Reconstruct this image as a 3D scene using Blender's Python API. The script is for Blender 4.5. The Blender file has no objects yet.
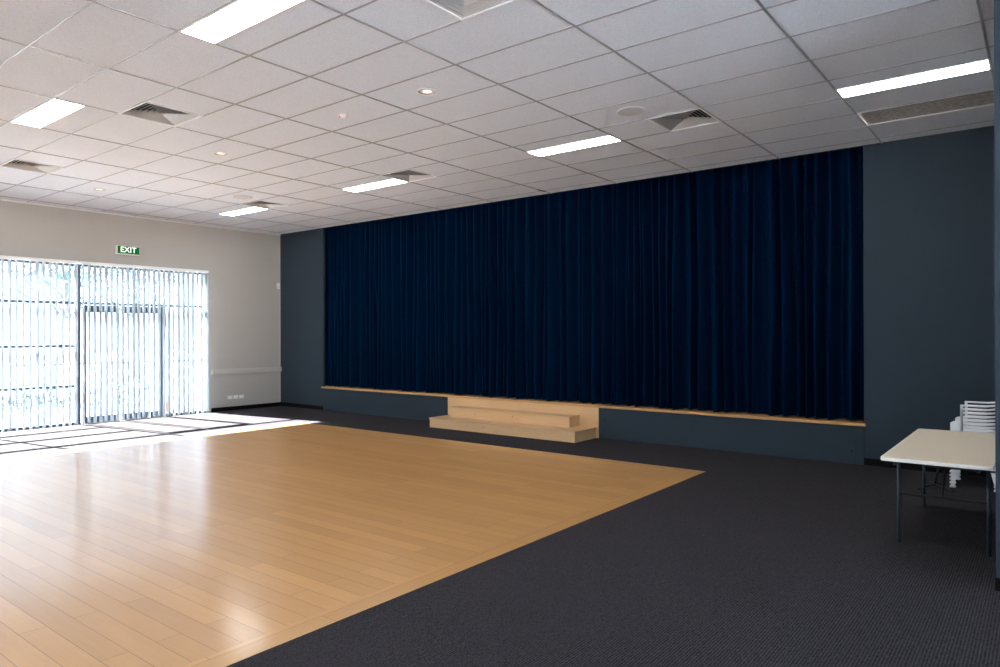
import bpy, bmesh, math, random
from mathutils import Vector, Matrix
random.seed(7)
scn = bpy.context.scene
COL = scn.collection
PI = math.pi

# ------------------------------------------------------------------ materials
def new_mat(name):
    m = bpy.data.materials.new(name); m.use_nodes = True
    nt = m.node_tree
    for n in list(nt.nodes): nt.nodes.remove(n)
    out = nt.nodes.new('ShaderNodeOutputMaterial')
    return m, nt, out
def N(nt, t, **kw):
    n = nt.nodes.new(t)
    for k, v in kw.items():
        if k in n.inputs: n.inputs[k].default_value = v
        else: setattr(n, k, v)
    return n
def pbsdf(nt, out, color=(.5,.5,.5), rough=.5, metal=0, spec=.5, **kw):
    b = nt.nodes.new('ShaderNodeBsdfPrincipled')
    b.inputs['Base Color'].default_value = (*color, 1)
    b.inputs['Roughness'].default_value = rough
    b.inputs['Metallic'].default_value = metal
    b.inputs['Specular IOR Level'].default_value = spec
    for k, v in kw.items():
        b.inputs[k.replace('_', ' ')].default_value = v
    nt.links.new(b.outputs[0], out.inputs[0])
    return b
def mixc(nt, fac, a, b, mode='MIX'):
    n = nt.nodes.new('ShaderNodeMix'); n.data_type = 'RGBA'; n.blend_type = mode
    for sock, v in ((n.inputs[0], fac), (n.inputs[6], a), (n.inputs[7], b)):
        if hasattr(v, 'is_output') or isinstance(v, bpy.types.NodeSocket): nt.links.new(v, sock)
        elif isinstance(v, (int, float)): sock.default_value = v
        else: sock.default_value = (*v, 1)
    return n.outputs[2]
def coords(nt, scale=(1,1,1), rot=(0,0,0)):
    tc = nt.nodes.new('ShaderNodeTexCoord'); mp = nt.nodes.new('ShaderNodeMapping')
    mp.inputs['Scale'].default_value = scale; mp.inputs['Rotation'].default_value = rot
    nt.links.new(tc.outputs['Object'], mp.inputs[0]); return mp.outputs[0]
def noise(nt, vec, scale, detail=2, rough=.5):
    n = N(nt, 'ShaderNodeTexNoise', Scale=scale, Detail=detail, Roughness=rough)
    nt.links.new(vec, n.inputs['Vector']); return n.outputs[0]
def ramp(nt, fac, p0, p1, c0=(0,0,0), c1=(1,1,1)):
    r = nt.nodes.new('ShaderNodeValToRGB')
    r.color_ramp.elements[0].position = p0; r.color_ramp.elements[1].position = p1
    r.color_ramp.elements[0].color = (*c0, 1); r.color_ramp.elements[1].color = (*c1, 1)
    nt.links.new(fac, r.inputs[0]); return r.outputs[0]
def bump(nt, b, h, strength, dist=.01):
    n = N(nt, 'ShaderNodeBump', Strength=strength, Distance=dist)
    nt.links.new(h, n.inputs['Height']); nt.links.new(n.outputs[0], b.inputs['Normal'])
def plain(name, color, rough=.5, metal=0, spec=.5, var=.06, scale=30, bmp=0, **kw):
    m, nt, out = new_mat(name)
    b = pbsdf(nt, out, color, rough, metal, spec, **kw)
    v = coords(nt); f = noise(nt, v, scale, 3)
    c = mixc(nt, f, tuple(x*(1-var) for x in color), tuple(min(1, x*(1+var)) for x in color))
    nt.links.new(c, b.inputs['Base Color'])
    if bmp: bump(nt, b, noise(nt, v, scale*8, 2), bmp, .002)
    return m
def emit(name, color, strength):
    m, nt, out = new_mat(name)
    e = N(nt, 'ShaderNodeEmission', Strength=strength); e.inputs[0].default_value = (*color, 1)
    nt.links.new(e.outputs[0], out.inputs[0]); return m

M = {}
M['wall_cream'] = plain('wall_cream', (.47,.455,.42), .7, var=.02, scale=3, bmp=.15)
M['trim_cream'] = plain('trim_cream', (.53,.515,.48), .55, var=.02, scale=5)
M['slate'] = plain('slate_paint', (.029,.0435,.058), .7, spec=.15, var=.05, scale=4, bmp=.2)
M['white_paint'] = plain('rear_wall_paint', (.62,.59,.54), .7, var=.02, scale=3)
M['skirting'] = plain('black_skirting', (.005,.005,.006), .8, spec=.1, var=.1)
M['frame'] = plain('window_aluminium', (.10,.125,.16), .42, metal=.3, var=.05)
M['chrome'] = plain('brushed_steel', (.7,.7,.72), .25, metal=1, var=.03)
M['black_metal'] = plain('black_metal', (.007,.0075,.009), .5, var=.1)
M['leg_metal'] = plain('leg_metal', (.045,.065,.085), .38, metal=.35, var=.08)
M['white_plastic'] = plain('white_plastic', (.90,.91,.91), .38, var=.02)
M['white_metal'] = plain('white_enamel', (.74,.74,.74), .4, var=.02)
M['speaker'] = plain('speaker_cloth', (.56,.56,.57), .6, var=.04, scale=200)
M['grid'] = plain('ceiling_tee', (.30,.30,.32), .30, metal=.0, spec=.6, var=.03)
M['louvre'] = plain('louvre_enamel', (.42,.41,.40), .38, var=.03)
M['black'] = plain('dark_void', (.004,.004,.004), .8, var=.1)
M['red'] = emit('red_led', (1,.05,.02), 2)
M['diffuser'] = emit('tube_light', (.965,.985,1.0), 29.0)
M['bulb'] = emit('halogen', (1,.92,.8), 1.6)
M['sign_green'] = emit('sign_green', (.004,.16,.03), 1.0)
M['sign_white'] = emit('sign_white', (.95,1,.9), 1.6)
M['sign_case'] = plain('sign_case', (.8,.78,.7), .4, var=.02)
M['table_top'] = plain('table_laminate', (.84,.72,.555), .45, var=.07, scale=120)
M['table_edge'] = plain('table_edge', (.78,.75,.70), .45, var=.03)
M['orange'] = plain('orange_plastic', (.42,.075,.004), .6, var=.05)
M['pavement'] = plain('concrete', (.30,.30,.29), .9, var=.1, scale=3)
M['bounce_ground'] = plain('bounce_paving', (.66,.66,.67), .9, var=.06, scale=2)  # kept pale to bounce sunlight in through the added windows
M['leaf'] = plain('leaf', (.10,.17,.14), .6, var=.4, scale=6)
M['bark'] = plain('bark', (.20,.19,.18), .9, var=.3, scale=20)
M['rail'] = plain('railing_paint', (.08,.09,.10), .5, var=.1)

# acoustic ceiling tile: fine fissured speckle
m, nt, out = new_mat('ceiling_tile'); M['tile'] = m
b = pbsdf(nt, out, (.6,.6,.6), .8, spec=.2)
v = coords(nt)
f1 = ramp(nt, noise(nt, v, 120, 2, .6), .38, .58)
f2 = noise(nt, v, 1.1, 2)
c = mixc(nt, f1, (.615,.655,.725), (.735,.775,.845))
c = mixc(nt, f2, c, mixc(nt, .06, c, (.4,.38,.38)))
nt.links.new(c, b.inputs['Base Color']); bump(nt, b, f1, .25, .002)

# carpet: dark twill
m, nt, out = new_mat('carpet'); M['carpet'] = m
b = pbsdf(nt, out, (.03,.03,.03), .95, spec=.1)
v = coords(nt)
w = N(nt, 'ShaderNodeTexWave', wave_type='BANDS', bands_direction='X', wave_profile='SIN')
w.inputs['Scale'].default_value = 20; w.inputs['Distortion'].default_value = 5
w.inputs['Detail'].default_value = 2; w.inputs['Detail Scale'].default_value = 4
nt.links.new(v, w.inputs[0])
w2 = noise(nt, v, 90, 2, .7)
mm = N(nt, 'ShaderNodeMath', operation='MULTIPLY'); nt.links.new(w.outputs[1], mm.inputs[0]); nt.links.new(w2, mm.inputs[1])
c = mixc(nt, ramp(nt, mm.outputs[0], .1, .5), (.015,.014,.017), (.060,.055,.060))
c = mixc(nt, ramp(nt, noise(nt, v, 45, 2), .55, .72), c, (.050,.038,.042))
nt.links.new(c, b.inputs['Base Color']); bump(nt, b, w2, .5, .006)

# timber planks (direction along local X, or Y for the border)
def wood(name, rot=0, plank=True, c1=(.575,.302,.106), c2=(.625,.342,.130), rough=.33, spec=.30):
    m, nt, out = new_mat(name)
    b = pbsdf(nt, out, c1, rough, spec=spec)
    v = coords(nt, rot=(0, 0, rot))
    sv = N(nt, 'ShaderNodeMapping'); sv.inputs['Scale'].default_value = (2.2, 55, 55); nt.links.new(v, sv.inputs[0])
    g = noise(nt, sv.outputs[0], 1.0, 4, .6)
    grain = ramp(nt, g, .25, .78)
    big = N(nt, 'ShaderNodeMapping'); big.inputs['Scale'].default_value = (.5, 4, 4); nt.links.new(v, big.inputs[0])
    bg = noise(nt, big.outputs[0], 1.0, 2)
    if plank:
        br = N(nt, 'ShaderNodeTexBrick'); br.offset = .37; br.offset_frequency = 2; br.squash = 1
        br.inputs['Scale'].default_value = 1; br.inputs['Brick Width'].default_value = 1.85
        br.inputs['Row Height'].default_value = .137; br.inputs['Mortar Size'].default_value = .0016
        br.inputs['Mortar Smooth'].default_value = 0; br.inputs['Bias'].default_value = 0
        br.inputs['Color1'].default_value = (.90,.895,.89,1); br.inputs['Color2'].default_value = (1.06,1.065,1.07,1)
        br.inputs['Mortar'].default_value = (.40,.36,.32,1)
        nt.links.new(v, br.inputs['Vector'])
    c = mixc(nt, grain, c1, c2)
    c = mixc(nt, ramp(nt, bg, .3, .7), mixc(nt, .12, c, tuple(x*.72 for x in c1)), c)
    if plank:
        c = mixc(nt, 1.0, c, br.outputs['Color'], 'MULTIPLY')
        rr = ramp(nt, noise(nt, sv.outputs[0], .3, 2), .2, .9, (rough-.015,)*3, (rough+.02,)*3)
        nt.links.new(rr, b.inputs['Roughness'])
        b.inputs['Coat Weight'].default_value = .42; b.inputs['Coat Roughness'].default_value = .15
    nt.links.new(c, b.inputs['Base Color'])
    return m
M['planks'] = wood('bamboo_planks')
M['border'] = wood('bamboo_border', rot=PI/2)
M['step_wood'] = wood('step_timber', plank=False, c1=(.63,.39,.19), c2=(.71,.47,.255), rough=.4)
M['nosing'] = wood('nosing_timber', plank=False, c1=(.50,.27,.10), c2=(.58,.33,.14), rough=.4)

# velvet
m, nt, out = new_mat('navy_velvet'); M['velvet'] = m
b = pbsdf(nt, out, (.004,.016,.05), .9, spec=.0)
v = coords(nt); f = noise(nt, v, 60, 3)
nt.links.new(mixc(nt, f, (.0004,.0060,.0205), (.0015,.0165,.049)), b.inputs['Base Color'])
b.inputs['Sheen Weight'].default_value = .10; b.inputs['Sheen Roughness'].default_value = .20
b.inputs['Sheen Tint'].default_value = (.02,.20,.58,1)

# translucent blind fabric
m, nt, out = new_mat('blind_fabric'); M['vane'] = m
d = N(nt, 'ShaderNodeBsdfDiffuse'); d.inputs[0].default_value = (.80,.83,.86,1)
t = N(nt, 'ShaderNodeBsdfTranslucent'); t.inputs[0].default_value = (.25,.31,.37,1)
v = coords(nt); f = noise(nt, v, 40, 2)
nt.links.new(mixc(nt, f, (.34,.385,.43), (.39,.43,.47)), d.inputs[0])
mx = N(nt, 'ShaderNodeMixShader'); mx.inputs[0].default_value = .35
nt.links.new(d.outputs[0], mx.inputs[1]); nt.links.new(t.outputs[0], mx.inputs[2]); nt.links.new(mx.outputs[0], out.inputs[0])

# window glass: clear with a fresnel reflection
m, nt, out = new_mat('pane_glass'); M['glass'] = m
tr = N(nt, 'ShaderNodeBsdfTransparent'); tr.inputs[0].default_value = (.94,.96,.97,1)
gl = N(nt, 'ShaderNodeBsdfGlossy'); gl.inputs['Roughness'].default_value = .02
lw = N(nt, 'ShaderNodeFresnel'); lw.inputs[0].default_value = 1.35
mx = N(nt, 'ShaderNodeMixShader')
nt.links.new(lw.outputs[0], mx.inputs[0]); nt.links.new(tr.outputs[0], mx.inputs[1]); nt.links.new(gl.outputs[0], mx.inputs[2]); nt.links.new(mx.outputs[0], out.inputs[0])

# return-air filter: mottled grey brown
m, nt, out = new_mat('filter_mat'); M['filter'] = m
b = pbsdf(nt, out, (.1,.09,.08), .9, spec=.1)
v = coords(nt, (1, 2.5, 1)); f = noise(nt, v, 28, 4, .7)
nt.links.new(mixc(nt, ramp(nt, f, .35, .7), (.20,.185,.165), (.46,.43,.39)), b.inputs['Base Color']); bump(nt, b, f, .6, .01)

# ------------------------------------------------------------------ mesh builder
class MB:
    def __init__(self): self.v = []; self.f = []; self.mi = []
    def add(self, vs, fs, mi=0):
        o = len(self.v); self.v += [tuple(p) for p in vs]
        for f in fs: self.f.append(tuple(i+o for i in f)); self.mi.append(mi)
        return self
    def quad(self, a, b, c, d, mi=0): return self.add([a,b,c,d], [(0,1,2,3)], mi)
    def box(self, x0, x1, y0, y1, z0, z1, mi=0, rz=0, bev=0):
        if bev > 0:
            bm = bmesh.new(); bmesh.ops.create_cube(bm, size=1)
            for v in bm.verts: v.co = Vector((v.co.x*(x1-x0), v.co.y*(y1-y0), v.co.z*(z1-z0)))
            bmesh.ops.bevel(bm, geom=bm.edges[:], offset=bev, segments=2, affect='EDGES', profile=.5)
            vs = [v.co + Vector(((x0+x1)/2, (y0+y1)/2, (z0+z1)/2)) for v in bm.verts]
            bm.verts.index_update(); fs = [[v.index for v in f.verts] for f in bm.faces]; bm.free()
            return self.add(vs, fs, mi)
        vs = [(x,y,z) for z in (z0,z1) for y in (y0,y1) for x in (x0,x1)]
        if rz:
            cx, cy = (x0+x1)/2, (y0+y1)/2; c, s = math.cos(rz), math.sin(rz)
            vs = [(cx+(x-cx)*c-(y-cy)*s, cy+(x-cx)*s+(y-cy)*c, z) for x,y,z in vs]
        return self.add(vs, [(0,2,3,1),(4,5,7,6),(0,1,5,4),(2,6,7,3),(0,4,6,2),(1,3,7,5)], mi)
    def tube(self, pts, r, n=10, cap=True, mi=0):
        pts = [Vector(p) for p in pts]; rs = r if isinstance(r, (list, tuple)) else [r]*len(pts)
        vs = []; fs = []
        for i, p in enumerate(pts):
            t = (pts[min(i+1, len(pts)-1)] - pts[max(i-1, 0)]).normalized()
            a = Vector((0,0,1)) if abs(t.z) < .9 else Vector((1,0,0))
            u = t.cross(a).normalized(); w = t.cross(u)
            for k in range(n):
                ang = 2*PI*k/n; vs.append(p + (u*math.cos(ang)+w*math.sin(ang))*rs[i])
        for i in range(len(pts)-1):
            for k in range(n): fs.append((i*n+k, i*n+(k+1)%n, (i+1)*n+(k+1)%n, (i+1)*n+k))
        if cap: fs.append(tuple(range(n))); fs.append(tuple(range((len(pts)-1)*n, len(pts)*n)))
        return self.add(vs, fs, mi)
    def lathe(self, c, prof, n=32, mi=0):       # prof: (radius, z) pairs
        vs = []; fs = []
        for r, z in prof:
            for k in range(n): vs.append((c[0]+r*math.cos(2*PI*k/n), c[1]+r*math.sin(2*PI*k/n), c[2]+z))
        for i in range(len(prof)-1):
            for k in range(n): fs.append((i*n+k, i*n+(k+1)%n, (i+1)*n+(k+1)%n, (i+1)*n+k))
        return self.add(vs, fs, mi)
    def prism(self, poly, z0, z1, mi=0):
        n = len(poly)
        vs = [(x,y,z0) for x,y in poly]+[(x,y,z1) for x,y in poly]
        fs = [tuple(range(n))[::-1], tuple(range(n,2*n))]+[(i,(i+1)%n,n+(i+1)%n,n+i) for i in range(n)]
        return self.add(vs, fs, mi)
    def build(self, name, mats, parent=None, smooth=False, origin=None):
        me = bpy.data.meshes.new(name)
        off = Vector(origin) if origin is not None else Vector((0,0,0))
        me.from_pydata([tuple(Vector(p)-off) for p in self.v], [], self.f)
        if not isinstance(mats, (list, tuple)): mats = [mats]
        for m in mats: me.materials.append(m)
        me.polygons.foreach_set('material_index', self.mi)
        bm = bmesh.new(); bm.from_mesh(me); bmesh.ops.recalc_face_normals(bm, faces=bm.faces[:]); bm.to_mesh(me); bm.free()
        if smooth: me.polygons.foreach_set('use_smooth', [True]*len(me.polygons))
        me.update()
        o = bpy.data.objects.new(name, me); COL.objects.link(o)
        o.location = off
        if parent is not None: o.parent = parent
        return o
def tag(o, label, cat, group=None, kind=None):
    o['label'] = label; o['category'] = cat
    if group: o['group'] = group
    if kind: o['kind'] = kind
    return o
def empty(name, loc, label=None, cat=None, group=None):
    o = bpy.data.objects.new(name, None); COL.objects.link(o); o.location = loc; o.empty_display_size = .1
    if label: tag(o, label, cat, group)
    return o
def struct(o): o['kind'] = 'structure'; return o
def dup(root, loc, label, group=None):
    r = root.copy(); COL.objects.link(r); r.location = loc; r['label'] = label
    if group: r['group'] = group
    for ch in list(root.children):
        c = ch.copy(); COL.objects.link(c); c.parent = r
        for g in list(ch.children):
            d = g.copy(); COL.objects.link(d); d.parent = c
    return r

# ------------------------------------------------------------------ room constants (metres; camera stands at the origin)
LX, SY, CZ = -13.85, 9.527, 3.922            # left wall, stage wall, ceiling
GX, GY = -6.372, 4.468                    # ceiling grid origin: tiles 1.2 x 0.6
RX, RY = -.259, 5.377                     # corner of the wall on the right
BX, BY = 3.6, -4.2                        # unseen end of the room
ST = .505                                 # stage height
OX0, OX1 = -12.29, -1.778                 # stage opening
WY0, WY1, WZ = 2.0, 7.79, 2.94             # glazed opening in the left wall
FX0, FX1, FY0, FY1 = -10.93, -3.16, -1.4, 7.95   # timber dance floor

# floor ------------------------------------------------------------
mb = MB()
xs = [LX-.3, FX0, FX1, BX]; ys = [BY, FY0, FY1, SY+.3]
for i in range(3):
    for j in range(3):
        if (i, j) == (1, 1): continue
        mb.quad((xs[i],ys[j],0),(xs[i+1],ys[j],0),(xs[i+1],ys[j+1],0),(xs[i],ys[j+1],0))
struct(mb.build('floor', M['carpet']))
mb = MB(); bw = .17
mb.quad((FX0+bw,FY0,.002),(FX1-bw,FY0,.002),(FX1-bw,FY1,.002),(FX0+bw,FY1,.002), 0)
for a, c in ((FX0, FX0+bw), (FX1-bw, FX1)):
    mb.quad((a,FY0,.002),(c,FY0,.002),(c,FY1,.002),(a,FY1,.002), 1)
mb.quad((FX0,FY1,.002),(FX1,FY1,.002),(FX1,FY1,-.01),(FX0,FY1,-.01), 0)
mb.quad((FX1,FY0,.002),(FX1,FY1,.002),(FX1,FY1,-.01),(FX1,FY0,-.01), 1)
struct(mb.build('dance_floor', [M['planks'], M['border']]))

# walls ------------------------------------------------------------
mb = MB()
mb.box(LX-.15, LX, BY, -3.6, 0, CZ); mb.box(LX-.15, LX, -.6, WY0, 0, CZ); mb.box(LX-.15, LX, -3.6, -.6, WZ, CZ); mb.box(LX-.15, LX, WY0, WY1, WZ, CZ); mb.box(LX-.15, LX, WY1, SY+1.1, 0, CZ+.5)
struct(mb.build('wall_left', M['wall_cream']))
struct(MB().box(LX, OX0, SY, SY+.045, 0, CZ+.3).build('wall_stage_left', M['slate']))
struct(MB().box(OX1, RX+.1, SY, SY+.045, 0, CZ+.3).build('wall_stage_right', M['slate']))
struct(MB().box(RX, BX+.15, RY, SY+.15, 0, CZ).build('wall_right', M['slate']))
mb = MB(); SW0, SW1 = -3.6, 4.6
mb.box(BX, BX+.15, BY-.15, SW0, 0, CZ); mb.box(BX, BX+.15, SW1, RY, 0, CZ); mb.box(BX, BX+.15, SW0, SW1, 0, .1); mb.box(BX, BX+.15, SW0, SW1, 3.0, CZ)
struct(mb.build('wall_side', M['white_paint']))
w4 = struct(MB().box(BX+.05, BX+.10, SW0, SW1, 2.94, 3.0).build('window_4', M['frame']))  # unseen side window, added to brighten the right of the ceiling
mb = MB()
for k in range(6): y = SW0+(SW1-SW0-.06)*k/5; mb.box(BX+.05, BX+.10, y, y+.06, .1, 2.94)
mb.build('mullion', M['frame'], w4)
mb = MB(); mb.box(BX+.072, BX+.078, SW0, SW1, .1, 2.94); mb.build('pane', M['glass'], w4)
mb = MB(); RW = ((-13.0, -11.2), (-1.6, 3.2))
mb.box(LX-.15, RW[0][0], BY-.15, BY, 0, CZ); mb.box(RW[0][1], RW[1][0], BY-.15, BY, 0, CZ); mb.box(RW[1][1], BX, BY-.15, BY, 0, CZ)
for a, c in RW: mb.box(a, c, BY-.15, BY, 0, .1); mb.box(a, c, BY-.15, BY, 3.0, CZ)
struct(mb.build('wall_rear', M['white_paint']))
for i, (a, c) in enumerate(RW):
    w3 = struct(MB().box(a, c, BY-.10, BY-.05, 2.94, 3.0).build('window_%d' % (3+2*i), M['frame']))  # rear windows are added out of view for daylight on ceiling and table
    mb = MB()
    for k in range(4): x = a+(c-a-.06)*k/3; mb.box(x, x+.06, BY-.10, BY-.05, .1, 2.94)
    mb.build('mullion', M['frame'], w3)
    mb = MB(); mb.box(a, c, BY-.078, BY-.072, .1, 2.94); mb.build('pane', M['glass'], w3)
struct(MB().box(LX, .2, SY+1.0, SY+1.1, 0, CZ+.5).box(.1, .2, SY-.02, SY+1.05, CZ, CZ+.5).box(.1, .2, SY+.15, SY+1.05, 0, CZ+.1).build('wall_backstage', M['slate']))
struct(MB().box(LX-.15, .25, SY-.1, SY+1.15, CZ+.49, CZ+.55).box(LX, .2, SY-.02, SY, CZ-.004, CZ+.53).build('stage_ceiling', M['slate']))
# stage: painted front, timber deck edge
wf = struct(MB().box(OX0, OX1, SY-.012, SY+.05, 0, ST-.03).build('wall_stage_front', M['slate']))
mb = MB(); mb.box(OX0, OX1, SY+.05, SY+.16, ST-.03, ST); mb.box(LX, .1, SY+.15, SY+1.0, ST-.03, ST)
struct(mb.build('stage_floor', M['nosing']))
struct(MB().box(OX0-.04, OX1+.02, SY-.035, SY+.05, ST-.032, ST+.004, bev=.004).build('trim_1', M['nosing']))
tp = struct(MB().box(-8.65, -5.495, SY-.030, SY-.012, 0, ST-.028).build('trim_2', M['step_wood']))
# bolt holes and a small access flap in the painted front
for k, (hx, hz) in enumerate(((-12.22,.16), (-5.39,.29), (-5.39,.14), (-1.914,.156), (-8.71,.20))):
    mb = MB()
    mb.add([(hx+.013*math.cos(2*PI*i/12), SY-.0135, hz+.013*math.sin(2*PI*i/12)) for i in range(12)], [tuple(range(12))])
    mb.build('bolt_hole', M['black'], wf)
mb = MB(); mb.box(-1.93, -1.83, SY-.0135, SY-.0115, .289, .293); mb.box(-1.872, -1.869, SY-.0135, SY-.0115, .02, .29)
mb.build('panel_joint', M['black'], wf)
mb = MB(); mb.box(-12.3, -8.7, SY-.0132, SY-.0115, ST-.085, ST-.082); mb.build('panel_joint', M['skirting'], wf)

# skirting, dado
struct(MB().box(LX, LX+.015, WY1+.05, SY, 0, .085).build('baseboard_left', M['skirting']))
struct(MB().box(LX, OX0, SY-.012, SY, 0, .085).build('baseboard_stage_left', M['skirting']))
struct(MB().box(OX1, RX, SY-.012, SY, 0, .085).build('baseboard_stage_right', M['skirting']))
struct(MB().box(RX-.003, BX, RY-.012, RY, 0, .08).build('baseboard_right', M['skirting']))
struct(MB().box(LX, LX+.05, WY1+.06, SY, .79, .89, bev=.004).build('trim_3', M['trim_cream']))
struct(MB().box(LX, LX+.008, SY-.03, SY-.001, .09, CZ-.03).build('trim_4', M['trim_cream']))
# wall angle round the ceiling
mb = MB()
mb.box(LX, LX+.02, BY, SY, CZ-.025, CZ-.002); 
struct(mb.build('trim_5', M['white_metal']))

# ceiling ----------------------------------------------------------
lights = [(-12.372, 7.155), (-8.772, 7.155), (-5.172, 7.155), (-1.572, 7.155), (-8.772, 2.668), (-5.172, 2.668)]
lights_unseen = [(-12.372, 2.668), (-1.572, 2.668), (-12.372,-1.832), (-8.772,-1.832), (-5.172,-1.832), (-1.572,-1.832), (2.028,2.668), (2.028,-1.832)]  # repeat of the visible rows, added to light the room
vents = [(-11.172, 6.868), (-7.572, 6.868), (-3.372, 6.868), (-11.172, 3.268), (-7.572, 3.268), (-3.372, 3.268)]
GRX, GRY = -1.572, 8.068                  # return-air grille, one full tile
holes = [(x, x+1.2, y, y+.3) for x, y in lights+lights_unseen] + [(x, x+.6, y, y+.6) for x, y in vents] + [(GRX, GRX+1.2, GRY, GRY+.6)]
x0g = GX-1.2*7; nx = 32; y0g = GY-.6*15; ny = 50
mb = MB()
for i in range(nx):
    for j in range(ny):
        xa, xb = x0g+.6*i, x0g+.6*(i+1); ya, yb = y0g+.3*j, y0g+.3*(j+1)
        cx, cy = (xa+xb)/2, (ya+yb)/2
        if cx < LX-.3 or cx > BX+.4 or ya >= SY: continue
        xa = max(xa, LX-.1); xb = min(xb, BX+.1); yb = min(yb, SY)
        if any(a < cx < b and c < cy < d for a, b, c, d in holes): continue
        mb.quad((xa,ya,CZ),(xb,ya,CZ),(xb,yb,CZ),(xa,yb,CZ))
ceil = struct(mb.build('ceiling', M['tile']))
mb = MB(); g = .0095
for i in range(-6, 9):                    # main tees along Y
    x = GX+1.2*i; mb.box(x-g, x+g, BY, SY, CZ-.006, CZ+.002)
mb.build('main_tee', M['grid'], ceil)
mb = MB()
for j in range(-14, 9):                  # cross tees along X
    y = GY+.6*j
    for i in range(-7, 9):
        xa = max(GX+1.2*i+g, LX); xb = min(GX+1.2*(i+1)-g, BX)
        mb.box(xa, xb, y-.008, y+.008, CZ-.005, CZ+.002)
mb.build('cross_tee', M['grid'], ceil)
mb = MB(); mb.box(GX-.016, GX+.016, 9.12, 9.33, CZ-.008, CZ-.002); mb.build('joint_gap', M['black'], ceil)

# recessed fluorescent lights
def make_light(x, y, label, grp):
    r = empty('ceiling_light', (x+.6, y+.15, CZ), label, 'ceiling light', grp)
    mb = MB(); t = .016
    for a in (( -.6,.6,-.15,-.15+t), (-.6,.6,.15-t,.15), (-.6,-.6+t,-.15+t,.15-t), (.6-t,.6,-.15+t,.15-t)):
        mb.box(*a, -.008, .05)
    mb.box(-.6,.6,-.15,.15,.05,.06)
    mb.build('frame', M['white_metal'], r)
    mb = MB(); mb.box(-.6+t, .6-t, -.15+t, .15-t, -.006, .0); mb.build('diffuser', M['diffuser'], r)
    return r
L = ["lit ceiling light nearest the far left corner of the room",
     "lit ceiling light in front of the left half of the blue curtain",
     "lit ceiling light in front of the middle of the blue curtain",
     "lit ceiling light beside the brown return air grille at right",
     "lit ceiling light at far left edge of the photo, above the blinds",
     "largest lit ceiling light, cut by the top edge of the photo"]
r0 = make_light(*lights[0], L[0], 'recessed ceiling lights')
for (x, y), lb in zip(lights[1:], L[1:]): dup(r0, (x+.6, y+.15, CZ), lb)
for k, (x, y) in enumerate(lights_unseen): dup(r0, (x+.6, y+.15, CZ), 'added recessed ceiling light behind or beside the camera, out of view', 'added ceiling lights out of view')

# four-way louvre vents
def make_vent(x, y, label, grp):
    r = empty('ceiling_vent', (x+.3, y+.3, CZ), label, 'air vent', grp)
    mb = MB()
    def ring(ri, zi, ro, zo):
        a = [(ri,ri,zi),(-ri,ri,zi),(-ri,-ri,zi),(ri,-ri,zi)]; b_ = [(ro,ro,zo),(-ro,ro,zo),(-ro,-ro,zo),(ro,-ro,zo)]
        mb.add(a+b_, [(k,(k+1)%4,4+(k+1)%4,4+k) for k in range(4)])
    n = 7
    for k in range(n):
        ro = .275*(k+1)/n; ri = max(ro-.044, .004)
        ring(ri, .046, ro, .002); ring(ro, .002, ro+.006, .001); 
    mb.build('louvre', M['louvre'], r)
    mb = MB()
    for a in ((-.3,.3,-.3,-.281), (-.3,.3,.281,.3), (-.3,-.281,-.281,.281), (.281,.3,-.281,.281)): mb.box(*a, -.009, .012)
    mb.build('frame', M['white_metal'], r)
    mb = MB(); q = .281
    mb.quad((-q,-q,.16),(q,-q,.16),(q,q,.16),(-q,q,.16))
    for a in ((-q,-q,q,-q),(q,-q,q,q),(q,q,-q,q),(-q,q,-q,-q)): mb.quad((a[0],a[1],.012),(a[2],a[3],.012),(a[2],a[3],.16),(a[0],a[1],.16))
    mb.build('duct', M['black'], r)
    return r
L = ["square louvre ceiling vent nearest the far left corner, beside small lit light",
     "square louvre ceiling vent beside the lit light left of middle curtain",
     "square louvre ceiling vent next to the white round speaker, nearest the curtain's right half",
     "square louvre ceiling vent at far left edge, nearest the blinds",
     "square louvre ceiling vent between the left lit light and the big lit light",
     "square louvre ceiling vent cut by the top edge of the photo"]
v0 = make_vent(*vents[0], L[0], 'square ceiling vents')
for (x, y), lb in zip(vents[1:], L[1:]): dup(v0, (x+.3, y+.3, CZ), lb)

# return-air grille
r = empty('return_air_grille', (GRX+.6, GRY+.3, CZ), 'long brown mottled return air grille in ceiling near right wall', 'air grille')
mb = MB(); t = .014
for a in ((-.6,.6,-.3,-.3+t), (-.6,.6,.3-t-.05,.3), (-.6,-.6+t,-.3,.3), (.6-t,.6,-.3,.3)): mb.box(*a, -.007, .012)
mb.build('frame', M['white_metal'], r)
mb = MB()
for k in range(47): x = -.6+.025*(k+1); mb.box(x-.0008, x+.0008, -.286, .24, .002, .016)
for k in range(21): y = -.3+.025*(k+1); mb.box(-.586, .586, y-.0008, y+.0008, .002, .016)
mb.build('core', M['filter'], r)
mb = MB(); mb.box(-.59,.59,-.29,.29,.018,.03); mb.build('filter', M['filter'], r)

# downlights
def make_down(x, y, label):
    r = empty('downlight', (x, y, CZ), label, 'downlight', 'recessed round downlights')
    MB().lathe((0,0,0), [(.080,.004),(.102,.004),(.106,-.002),(.104,-.007),(.094,-.009),(.084,-.006),(.080,.004)], 40).build('trim_ring', M['white_metal'], r, smooth=True)
    MB().lathe((0,0,0), [(.081,-.004),(.072,.002),(.055,.006)], 40).build('reflector', M['chrome'], r, smooth=True)
    MB().lathe((0,0,0), [(.055,.004),(.04,-.002),(.02,-.005),(.001,-.006)], 24).build('bulb', M['bulb'], r, smooth=True)
    return r
d0 = make_down(-4.625, 4.80, 'white ringed round downlight nearest the camera, right of the others')
dup(d0, (-8.246, 4.805, CZ), 'white ringed round downlight in the middle of the row of three')
dup(d0, (-11.77, 4.795, CZ), 'white ringed round downlight nearest the blinds on the left')
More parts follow.
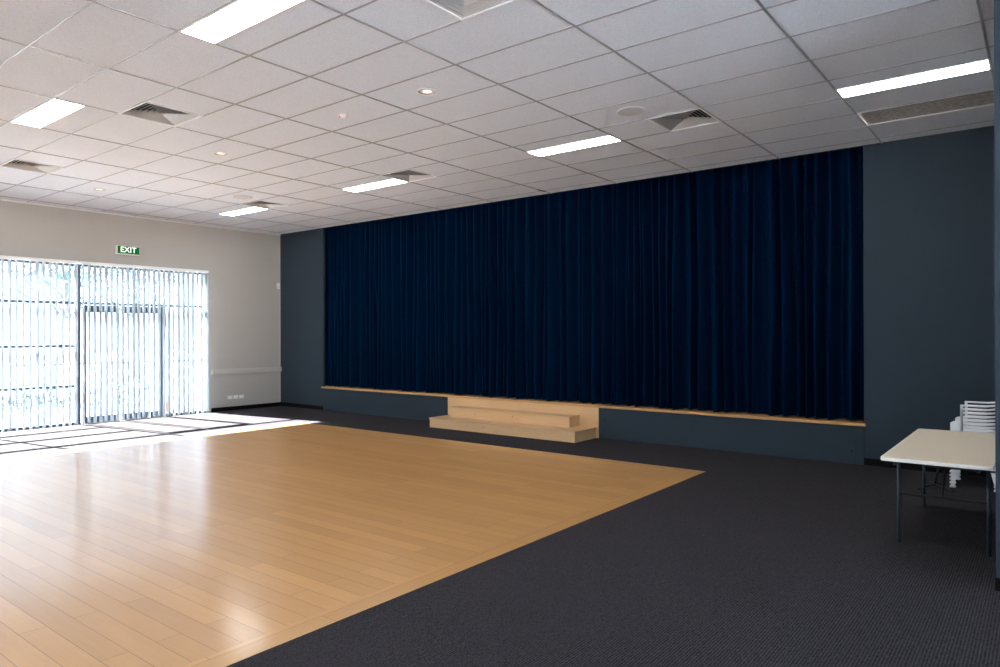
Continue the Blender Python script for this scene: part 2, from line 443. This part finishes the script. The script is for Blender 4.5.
# speakers
def make_spk(x, y, label):
    r = empty('ceiling_speaker', (x, y, CZ), label, 'ceiling speaker', 'flush round ceiling speakers')
    MB().lathe((0,0,0), [(.155,.002),(.155,-.006),(.150,-.011),(.138,-.012),(.136,-.009)], 48).build('rim', M['speaker'], r, smooth=True)
    MB().lathe((0,0,0), [(.137,-.009),(.10,-.012),(.05,-.014),(.001,-.0145)], 48).build('grille', M['speaker'], r, smooth=True)
    return r
s0 = make_spk(-3.374, 6.538, 'white round ceiling speaker right of the middle lit light')
dup(s0, (-10.556, 6.546, CZ), 'white round ceiling speaker beside far left corner vent')
# smoke detector
r = empty('smoke_detector', (-5.80, 4.77, CZ), 'small white smoke detector with red light, left of nearest downlight', 'smoke detector')
MB().lathe((0,0,0), [(.046,.002),(.046,-.008),(.040,-.015),(.028,-.019),(.026,-.028),(.016,-.03),(.001,-.03)], 28).build('body', M['white_plastic'], r, smooth=True)
MB().box(-.050,-.034,-.03,-.012,-.018,-.008, bev=.003).build('indicator', M['red'], r)

# ------------------------------------------------------------------ glazing in the left wall
GX0, GX1 = -13.98, -13.885
def bar(mb, y0, y1, z0, z1, d0=GX0, d1=GX1): mb.box(d0, d1, y0, y1, z0, z1)
PX = -13.93
w1 = struct(MB().box(GX0, GX1, WY0, WY0+.05, 0, WZ).build('window_1', M['frame']))
mb = MB()
bar(mb, 5.275, 5.335, 0, WZ); bar(mb, 3.6, 3.65, 0, WZ)
mb.build('mullion', M['frame'], w1)
for z, h in ((0,.05), (.68,.05), (1.407,.05), (2.187,.05), (WZ-.06,.04)):
    mb = MB(); bar(mb, WY0+.05, 5.275, z, z+h); mb.build('transom', M['frame'], w1)
mb = MB(); mb.box(PX-.003, PX+.003, WY0+.05, 5.275, .05, WZ-.06); mb.build('pane', M['glass'], w1)
w6 = struct(MB().box(GX0, GX1, -3.6, -.6, WZ-.06, WZ).build('window_6', M['frame']))  # added window outside the view, gives the curtain light from the left
mb = MB()
for y in (-3.6, -2.1, -.66): bar(mb, y, y+.06, 0, WZ-.06)
mb.build('mullion', M['frame'], w6)
mb = MB()
for z in (0, .68, 1.407, 2.187): bar(mb, -3.54, -.66, z, z+.05)
mb.build('transom', M['frame'], w6)
mb = MB(); mb.box(PX-.003, PX+.003, -3.54, -.66, .05, WZ-.06); mb.build('pane', M['glass'], w6)
w2 = struct(MB().box(GX0, GX1, 5.335, WY1, WZ-.06, WZ).build('window_2', M['frame']))
mb = MB(); bar(mb, 5.335, WY1-.05, 2.19, 2.235); mb.build('transom', M['frame'], w2)
mb = MB(); bar(mb, 6.85, 6.91, 0, 2.19); bar(mb, WY1-.05, WY1, 0, WZ-.06); mb.build('mullion', M['frame'], w2)
mb = MB(); bar(mb, 6.91, WY1-.05, 0, .06); mb.build('sill', M['frame'], w2)
mb = MB(); mb.box(PX-.003, PX+.003, 5.335, WY1-.05, 2.235, WZ-.06); mb.box(PX-.003, PX+.003, 6.91, WY1-.05, .06, 2.19); mb.build('pane', M['glass'], w2)
def door(name, y0, y1, handle_y):
    d = struct(MB().box(-13.95,-13.90, y0, y0+.045, .01, 2.18).build(name, M['frame']))
    mb = MB(); mb.box(-13.95,-13.90, y1-.045, y1, .01, 2.18); mb.build('stile', M['frame'], d)
    mb = MB(); mb.box(-13.95,-13.90, y0+.045, y1-.045, 2.05, 2.18); mb.box(-13.95,-13.90, y0+.045, y1-.045, .01, .13); mb.build('door_rail', M['frame'], d)
    mb = MB(); mb.box(-13.928,-13.922, y0+.045, y1-.045, .13, 2.05); mb.build('pane', M['glass'], d)
    if handle_y:
        mb = MB(); hx = -13.835
        mb.tube([(-13.90,handle_y,.87),(hx,handle_y,.87),(hx,handle_y,1.30),(-13.90,handle_y,1.30)], .013, 10)
        mb.build('door_handle', M['chrome'], d, smooth=True)
    return d
door('door_1', 5.39, 6.02, 5.97)
door('door_2', 6.07, 6.84, None)

# ------------------------------------------------------------------ vertical blinds
vane_mesh = None
BLX = -13.70
def make_blind(y0, y1, label, n, last=False):
    r = empty('vertical_blind', (BLX, (y0+y1)/2, 0), label, 'blind', 'white vertical blinds on the left wall')
    mb = MB(); mb.box(-.15, -.02, y0-(y0+y1)/2, y1-(y0+y1)/2, 2.915, 2.955); mb.box(-.02,.03, y0-(y0+y1)/2, y1-(y0+y1)/2, 2.905, 2.957, bev=.006)
    mb.build('head_rail', M['white_plastic'], r)
    vm = None
    for k in range(n):
        y = y0+.035+(y1-y0-.07)*k/(n-1) - (y0+y1)/2
        if vm is None:
            mb = MB(); hw = .052
            pts = [(-hw,0),(-hw/2,.006),(0,.008),(hw/2,.006),(hw,0)]
            z0, z1 = .02, 2.905
            vs = [(x,yy,z) for z in (z0, z1) for x, yy in pts]; fs = [(i,i+1,6+i,5+i) for i in range(4)]
            mb.add(vs, fs)
            o = mb.build('vane', M['vane'], r, smooth=True); vm = o
            mb = MB(); mb.box(-hw+.004, hw-.004, -.0015, .0105, .022, .055); wgt = mb.build('bottom_weight', M['vane'], o)
            mb = MB(); mb.box(-.012,.012,.001,.011,2.895,2.92); mb.build('hanger', M['white_plastic'], o)
        else:
            o = vm.copy(); COL.objects.link(o); o.parent = r
            for c in list(vm.children):
                d = c.copy(); COL.objects.link(d); d.parent = o
        o.location = (random.uniform(-.004,.004), y, 0); o.rotation_euler = (0, 0, random.gauss(.11, .07))
    if last:
        o.rotation_euler = (0, 0, .38)
    mb = MB(); yy = y1-(y0+y1)/2-.03
    mb.tube([(.035,yy,2.87),(.037,yy,.9),(.05,yy,.86),(.045,yy+.012,.9),(.04,yy+.012,2.87)], .0022, 6); mb.build('cord', M['white_plastic'], r)
    return r
make_blind(2.0, 5.22, 'white vertical blind over the window left of the glass doors', 32)
make_blind(5.27, 7.69, 'white vertical blind over the glass double doors, ending near exit sign wall', 25, True)

# ------------------------------------------------------------------ exit sign
def text_mesh(body, size, depth):
    cu = bpy.data.curves.new('sign_text', 'FONT'); cu.body = body; cu.size = size; cu.extrude = depth; cu.align_x = 'CENTER'; cu.align_y = 'CENTER'
    cu.offset = .0018
    o = bpy.data.objects.new('tmp', cu); COL.objects.link(o)
    dg = bpy.context.evaluated_depsgraph_get(); me = bpy.data.meshes.new_from_object(o.evaluated_get(dg))
    bpy.data.objects.remove(o); return me
ey, ez = 6.13, 3.24
r = empty('exit_sign', (LX, ey, ez), 'lit green exit sign on cream wall above the blinds', 'exit sign')
mb = MB(); mb.box(0, .07, -.215, .215, -.085, .085, bev=.006); mb.build('case', M['sign_case'], r)
mb = MB(); mb.box(.07, .074, -.195, .205, -.068, .074); mb.build('face', M['sign_green'], r)
me = text_mesh('EXIT', .145, .001); me.materials.clear(); me.materials.append(M['sign_white'])
o = bpy.data.objects.new('lettering', me); COL.objects.link(o); o.parent = r
o.location = (.0755, .0, .004); o.rotation_euler = (PI/2, 0, PI/2)

# outlets and sensor on the left wall
def make_outlet(y, label):
    r = empty('power_outlet', (LX, y, .28), label, 'power outlet', 'outlets near the floor')
    MB().box(0,.010,-.056,.056,-.036,.036, bev=.003).build('plate', M['white_plastic'], r)
    for s in (-1,1):
        MB().box(.010,.0145, s*.028-.008, s*.028+.008, .008, .026, bev=.0015).build('switch', M['white_metal'], r)
        mb = MB()
        for a, zz in ((-.008,-.006),(.008,-.006),(0,-.022)): mb.box(.0100,.0106, s*.028+a-.0014, s*.028+a+.0014, zz-.005, zz+.005)
        mb.build('socket', M['black'], r)
    return r
o0 = make_outlet(8.265, 'white double power outlet on cream wall, nearest the blinds')
dup(o0, (LX, 8.40, .28), 'white double power outlet on cream wall, middle of the three')
dup(o0, (LX, 8.535, .28), 'white double power outlet on cream wall, nearest the dark corner')
r = empty('wall_sensor', (LX, 9.465, 2.74), 'small white sensor box on cream wall by dark corner', 'sensor')
MB().box(0,.035,-.035,.035,-.065,.065, bev=.008).build('case', M['white_plastic'], r)
MB().box(.035,.040,-.022,.022,-.045,.005, bev=.002).build('lens', M['white_metal'], r)

# ------------------------------------------------------------------ stage curtain
mb = MB()
nx_, nz_ = 2200, 22
x = OX0+.004; phase = 0
xsn = [OX0-.15+(OX1-OX0+.3)*i/nx_ for i in range(nx_+1)]
rnd = random.Random(3)
# irregular pleats: list of fold boundaries
b_ = [OX0-.3]; 
while b_[-1] < OX1+.3:
    b_.append(b_[-1]+rnd.choice((.08,.10,.12,.14,.17,.20,.24))*rnd.uniform(.9,1.1))
amp = [rnd.uniform(.6,1.25) for _ in b_]; lean = [rnd.uniform(-.035,.035) for _ in b_]; skew = [rnd.uniform(-.25,.25) for _ in b_]
import bisect
def fold(x, zf):
    # zf 0 bottom .. 1 top
    xx = x
    k = min(max(bisect.bisect_right(b_, xx)-1, 0), len(b_)-2)
    t = (xx-b_[k])/(b_[k+1]-b_[k])
    xx = x + (lean[k]*(1-t)+lean[k+1]*t)*(1-zf)*.8 + .012*math.sin(zf*5+k)
    k = min(max(bisect.bisect_right(b_, xx)-1, 0), len(b_)-2)
    t = (xx-b_[k])/(b_[k+1]-b_[k]); t = min(max(t,0),1)
    a = amp[k]*(1-t)+amp[k+1]*t
    t2 = t+skew[k]*math.sin(PI*t)*.3
    w = math.cos(2*PI*t2)                 # ridge at the boundaries
    w = 2*((w+1)/2)**1.25-1               # narrow ridges, wide shaded valleys
    A = .115*(.85+.15*(1-zf))
    y = -A*a*w + .012*math.sin(6*x+zf*2) + .011*math.sin(63*x+zf*3+k)*(1-zf*.4)
    return y
CYC = SY+.225
for j in range(nz_+1):
    zf = j/nz_
    for i, x in enumerate(xsn):
        zb = ST+.012+.008*math.sin(x*9)+.004*math.sin(x*31)
        z = zb+(CZ+.12-zb)*zf
        mb.v.append((x, CYC+fold(x, zf), z))
W_ = nx_+1
for j in range(nz_):
    for i in range(nx_):
        mb.f.append((j*W_+i, j*W_+i+1, (j+1)*W_+i+1, (j+1)*W_+i)); mb.mi.append(0)
o = mb.build('stage_curtain', M['velvet'], smooth=True, origin=((OX0+OX1)/2, CYC, ST))
tag(o, 'full width dark navy velvet curtain closed across the stage', 'curtain')
MB().box(OX0-(OX0+OX1)/2+.02, OX1-(OX0+OX1)/2-.02, .02, .045, CZ+.12-ST, CZ+.16-ST).build('curtain_track', M['black_metal'], o)

# ------------------------------------------------------------------ steps up to the stage
r = empty('stage_steps', (-6.92, 9.1, 0), 'two tread pale timber steps standing on carpet against the stage', 'steps')
def step(name, xa, xb, ya, yb, za, zb):
    mb = MB(); mb.box(xa+.012+6.92, xb-.012+6.92, ya+.012-9.1, yb-9.1, za, zb-.018); base = mb.build(name, M['step_wood'], r)
    mb = MB(); mb.box(xa+6.92, xb+6.92, ya-9.1, yb-9.1, zb-.018, zb, bev=.004); mb.build('tread', M['step_wood'], base)
    return base
s1 = step('riser_box', -8.52, -5.525, 8.86, SY-.031, 0, .168)
s2 = step('riser_box', -8.33, -5.83, 9.19, SY-.031, .168, .337)
for base, pts in ((s2, [(-7.75,9.201,.25),(-6.95,9.201,.26)]), (s1, [(-7.3,8.871,.09)])):
    for (x, y, z) in pts:
        mb = MB(); mb.add([(x+6.92+.008*math.cos(2*PI*i/10), y-9.1, z+.008*math.sin(2*PI*i/10)) for i in range(10)], [tuple(range(10))]); mb.build('screw_hole', M['black'], base)

# ------------------------------------------------------------------ trestle table
r = empty('folding_table', (-.622, 6.65, 0), 'cream topped rectangular folding table with thin dark steel legs', 'table')
def rrect(x0, x1, y0, y1, rad, n=6):
    P = []
    for cx, cy, a0 in ((x1-rad,y1-rad,0),(x0+rad,y1-rad,PI/2),(x0+rad,y0+rad,PI),(x1-rad,y0+rad,1.5*PI)):
        for k in range(n+1): a = a0+PI/2*k/n; P.append((cx+rad*math.cos(a), cy+rad*math.sin(a)))
    return P
tx, ty, TZ = .337, .96, .72
mb = MB(); mb.prism(rrect(-tx+.006, tx-.006, -ty+.006, ty-.006, .03), TZ-.012, TZ+.0006); mb.build('tabletop', M['table_top'], r)
mb = MB()
P = rrect(-tx, tx, -ty, ty, .035); Pi = rrect(-tx+.006, tx-.006, -ty+.006, ty-.006, .03); n = len(P)
vs = []
for ins, z in ((0, TZ-.025), (-.003, TZ-.020), (-.003, TZ-.007), (0, TZ-.002)):
    for (x, y) in P: vs.append((x*(1-ins), y*(1-ins*.4), z))
for (x, y) in Pi: vs.append((x, y, TZ))
fs = [(k*n+i, k*n+(i+1)%n, (k+1)*n+(i+1)%n, (k+1)*n+i) for k in range(4) for i in range(n)] + [tuple(range(n))]
mb.add(vs, fs); mb.build('edge_band', M['table_edge'], r)
for sx in (-1, 1):
    for y in (-.50, .90):
        mb = MB(); mb.tube([(sx*.285, y, .012), (sx*.285, y, TZ-.025)], .0125, 12); lg = mb.build('leg', M['leg_metal'], r, smooth=True)
        mb = MB(); mb.tube([(sx*.285, y, 0), (sx*.285, y, .03)], .016, 12); mb.build('foot_cap', M['black_metal'], lg)
for y in (-.50, .90):
    mb = MB(); mb.tube([(-.285, y, .385), (.285, y, .385)], .009, 10); mb.build('stretcher', M['black_metal'], r)
    mb = MB(); mb.box(-.285,.285, y-.012, y+.012, TZ-.050, TZ-.025); mb.build('leg_rail', M['black_metal'], r)
for sx in (-1, 1):
    mb = MB(); mb.box(sx*.25-.01, sx*.25+.01, -.92, .94, TZ-.056, TZ-.025); mb.build('side_rail', M['black_metal'], r)
for y, yb in ((-.50,-.2), (.90,.55)):
    mb = MB(); mb.tube([(0, y, .385), (0, yb, TZ-.05)], .007, 8); mb.build('brace', M['black_metal'], r)

# ------------------------------------------------------------------ stack of white plastic chairs
CX, CY = -.56, 8.95
def make_chair(z, label):
    r = empty('plastic_chair', (CX, CY, z), label, 'chair', 'stacked white plastic chairs')
    # seat
    mb = MB(); P = rrect(-.235, .19, -.215, .215, .07); n = len(P)
    vs = [(x, y, zz+(.012 if abs(y) > .15 else 0)) for zz in (.270,.292) for x, y in P]
    mb.add(vs, [tuple(range(n))[::-1], tuple(range(n,2*n))]+[(i,(i+1)%n,n+(i+1)%n,n+i) for i in range(n)])
    mb.build('seat', M['white_plastic'], r)
    # wrap-round back: top rail, uprights
    path = []
    for k in range(7): path.append((-.145+.16*k/6, -.25))
    for k in range(1, 9): a = -PI/2+PI/2*k/8; path.append((.015+.20*math.cos(a), -.05+.20*math.sin(a)))
    half = path[:]; path = half+[(x, -y) for x, y in half[::-1]]
    def strip(z0, z1, th, taper=0):
        mb = MB(); m = len(path); vs = []
        for i, (x, y) in enumerate(path):
            p = Vector(path[max(i-1,0)]); q = Vector(path[min(i+1,m-1)]); t = (q-p).normalized(); nn = Vector((t.y, -t.x))
            dz = .0 + .022*max(0, x-.05)/.165
            for s, zz in ((1,z0),(1,z1-.004),(.55,z1),(-.55,z1),(-1,z1-.004),(-1,z0)): vs.append((x+nn.x*s*th/2, y+nn.y*s*th/2, zz+dz))
        fs = [(i*6+k, i*6+(k+1)%6, (i+1)*6+(k+1)%6, (i+1)*6+k) for i in range(m-1) for k in range(6)]
        fs += [tuple(range(6)), tuple(range((m-1)*6, m*6))]
        mb.add(vs, fs); return mb
    strip(.583, .600, .020).build('back_rail', M['white_plastic'], r, smooth=False)
    for sy in (-1, 1):
        MB().box(-.158,-.132, sy*.25-.011, sy*.25+.011, .40, .600, bev=.004).build('upright', M['white_plastic'], r)
        # stepped arm in front of the upright
        mb = MB(); pr = [(-.245,.30),(-.245,.405),(-.225,.42),(-.17,.43),(-.15,.43),(-.15,.28),(-.22,.28)]; n = len(pr)
        vs = [(x, sy*.25+s*.02, z_) for s in (-1,1) for x, z_ in pr]
        mb.add(vs, [tuple(range(n)), tuple(range(n,2*n))[::-1]]+[(i,(i+1)%n,n+(i+1)%n,n+i) for i in range(n)]); mb.build('arm', M['white_plastic'], r)
    MB().box(.205,.222,-.03,.03,.28,.60, bev=.004).build('back_splat', M['white_plastic'], r)
    for sx in (-1, 1):
        for sy in (-1, 1):
            xt, xb_ = (-.205, -.225) if sx < 0 else (.105, .155)
            mb = MB(); yb_ = sy*.245; yt = sy*.235
            w0, w1 = .016, .026
            a = [(xb_-w0,yb_-.012,.018),(xb_+w0,yb_-.012,.018),(xb_+w0,yb_+.012,.018),(xb_-w0,yb_+.012,.018)]
            c = [(xt-w1,yt-.016,.285),(xt+w1,yt-.016,.285),(xt+w1,yt+.016,.285),(xt-w1,yt+.016,.285)]
            mb.add(a+c, [(0,1,2,3),(4,5,6,7)]+[(i,(i+1)%4,4+(i+1)%4,4+i) for i in range(4)])
            lg = mb.build('leg', M['white_plastic'], r)
            mb = MB(); mb.box(xb_-.028, xb_+.028, yb_-.022, yb_+.022, 0, .020, bev=.004); mb.build('foot', M['white_plastic'], lg)
    return r
NC, PITCH = 8, .0385
ords = ['lowest', 'second from the floor', 'third from the floor', 'fourth from the floor', 'fourth from the top', 'third from the top', 'second from the top', 'topmost']
c0 = make_chair(0, 'white plastic chair, lowest of the stack behind the table')
for k in range(1, NC): dup(c0, (CX, CY, k*PITCH), f'white plastic chair, {ords[k]} of the stack behind the table')

# small black tripod stand behind the table
r = empty('tripod_stand', (-.93, 8.55, 0), 'low black tripod stand on carpet between table and chair stack', 'stand')
MB().tube([(0,0,.03),(.03,-.01,.20),(.075,-.03,.50)], .010, 10).build('pole', M['black_metal'], r, smooth=True)
MB().lathe((0,0,.03), [(.001,-.012),(.02,-.012),(.024,0),(.02,.014),(.001,.02)], 16).build('hub', M['leg_metal'], r, smooth=True)
for (x, y) in ((-.11,-.21), (.17,-.13), (.03,.22)):
    lg = MB().tube([(0,0,.04),(x*.5,y*.5,.026),(x,y,.010)], .009, 8).build('leg', M['leg_metal'] if x > .1 else M['black_metal'], r, smooth=True)
    MB().tube([(x*.96,y*.96,.011),(x*1.05,y*1.05,.011)], .011, 8).build('foot_cap', M['black_metal'], lg)

# ------------------------------------------------------------------ outside
struct(MB().box(-80, LX-.15, -40, 60, -.25, -.06).build('ground', M['pavement']))
struct(MB().box(LX-.15, 40, -40, BY-.15, -.25, -.06).box(BX+.15, 40, BY-.15, 40, -.25, -.06).build('added_courtyard', M['bounce_ground']))  # unseen ground added to reflect sun up through the added windows
def railing():
    X = -19.5; r = empty('railing', (X, 8, -.06), 'low dark railing outside beyond the glass', 'railing')
    MB().tube([(0,-9,.96),(0,9,.96)], .022, 8).build('handrail', M['rail'], r)
    for k in range(13):
        y = -9+1.5*k; MB().tube([(0,y,0),(0,y,.96)], .02, 8).build('post', M['rail'], r)
railing()
def tree(x, y, h, rad, label, seed):
    rg = random.Random(seed); r = empty('tree', (x, y, -.06), label, 'tree', 'trees outside the window')
    bx, by = rg.uniform(-.3,.3), rg.uniform(-.3,.3)
    mb = MB(); mb.tube([(0,0,0),(bx*.4,by*.4,h*.25),(bx,by,h*.55),(bx*.7,by,h*.85)], [.14,.12,.09,.03], 10)
    for k in range(7):
        a = rg.uniform(0, 2*PI); z = h*rg.uniform(.4,.7)
        mb.tube([(bx*.8,by*.8,z),(bx+math.cos(a)*rad*.4,by+math.sin(a)*rad*.4,z+.5),(bx+math.cos(a)*rad*.8,by+math.sin(a)*rad*.8,z+.9)], [.05,.035,.012], 6)
    mb.build('trunk', M['bark'], r, smooth=True)
    mb = MB()
    for k in range(900):
        u = Vector((rg.gauss(0,1), rg.gauss(0,1), rg.gauss(0,1))).normalized()*rad*rg.random()**.4
        c = Vector((bx, by, h*.72))+Vector((u.x, u.y, u.z*.75)); s = rg.uniform(.05,.11)
        e1 = Vector((rg.gauss(0,1), rg.gauss(0,1), rg.gauss(0,1))).normalized(); e2 = e1.orthogonal().normalized()
        mb.quad(c-e1*s, c+e2*s*.4, c+e1*s, c-e2*s*.4)
    f = mb.build('foliage', M['leaf'], r)
tree(-22.5, 5.9, 5.2, 1.6, 'leafy tree outside, seen through left end of the blinds', 1)
tree(-25.5, 9.0, 5.0, 1.5, 'leafy tree outside, behind the window next to the door frame', 2)
tree(-28.5, 13.0, 5.6, 1.9, 'leafy tree outside, behind the glass double doors', 3)
def shrub(x, y, w, label, seed):
    rg = random.Random(seed); r = empty('shrub', (x, y, -.06), label, 'shrub', 'shrubs outside')
    mb = MB(); st = MB()
    for k in range(500):
        u = Vector((rg.uniform(-.8,.8)*w, rg.uniform(-.8,.8)*w, abs(rg.gauss(.25,.2)))); s = rg.uniform(.03,.07)
        e1 = Vector((rg.gauss(0,1), rg.gauss(0,1), rg.gauss(0,1))).normalized(); e2 = e1.orthogonal().normalized()
        mb.quad(u-e1*s, u+e2*s*.4, u+e1*s, u-e2*s*.4)
    for k in range(6): a = rg.uniform(0,2*PI); st.tube([(0,0,0),(math.cos(a)*w*.3,math.sin(a)*w*.3,.35)], [.012,.005], 5)
    mb.build('foliage', M['leaf'], r); st.build('stem', M['bark'], r)
for k, (x, y, l) in enumerate(((-17.6,4.6,'low shrub outside the window, leftmost of three'), (-18.6,6.2,'low shrub outside the window, middle of three'), (-17.6,7.6,'low shrub outside the window, nearest the door frame'))):
    shrub(x, y, .8, l, 20+k)
r = empty('traffic_cone', (-15.3, 7.62, -.06), 'small orange cone on the ground outside the sidelight', 'cone')
MB().lathe((0,0,0), [(.08,.02),(.025,.22),(.018,.23),(.001,.232)], 20).build('body', M['orange'], r, smooth=True)
MB().box(-.10,.10,-.10,.10,0,.022, bev=.006).build('base', M['orange'], r)

# ------------------------------------------------------------------ light
world = bpy.data.worlds.new('World'); scn.world = world; world.use_nodes = True
nt = world.node_tree
for n in list(nt.nodes): nt.nodes.remove(n)
wo = nt.nodes.new('ShaderNodeOutputWorld'); bg = nt.nodes.new('ShaderNodeBackground')
tc = nt.nodes.new('ShaderNodeTexCoord'); sx = nt.nodes.new('ShaderNodeSeparateXYZ'); nt.links.new(tc.outputs['Generated'], sx.inputs[0])
rp = nt.nodes.new('ShaderNodeValToRGB'); rp.color_ramp.elements[0].position = 0; rp.color_ramp.elements[1].position = .7
rp.color_ramp.elements[0].color = (.80,.91,1.0,1); rp.color_ramp.elements[1].color = (.35,.58,1.0,1)
nt.links.new(sx.outputs[2], rp.inputs[0]); nt.links.new(rp.outputs[0], bg.inputs[0]); bg.inputs[1].default_value = 5.6
nt.links.new(bg.outputs[0], wo.inputs[0])
sun = bpy.data.lights.new('sun', 'SUN'); sun.energy = 128; sun.angle = math.radians(.53); sun.color = (1,.965,.92)
so = bpy.data.objects.new('sun', sun); COL.objects.link(so)
so.rotation_euler = Vector((1, .145, -.86)).to_track_quat('-Z', 'Y').to_euler(); so.location = (-30, 0, 20)

# ------------------------------------------------------------------ camera
cam = bpy.data.cameras.new('camera'); co = bpy.data.objects.new('camera', cam); COL.objects.link(co)
Rm = Matrix(((.787536, .003363, .616259, 0), (.616260, .000743, -.787542, 0), (-.003107, .999994, -.001488, 1.615), (0,0,0,1)))
co.matrix_world = Rm
cam.sensor_width = 36; cam.lens = 36*.6994; cam.clip_end = 300; cam.clip_start = .05
scn.camera = co
scn.cycles.blur_glossy = .3; scn.cycles.sample_clamp_indirect = 80
scn.view_settings.view_transform = 'Standard'; scn.view_settings.look = 'None'
scn.view_settings.exposure = 0; scn.view_settings.gamma = 1; scn.view_settings.use_curve_mapping = False
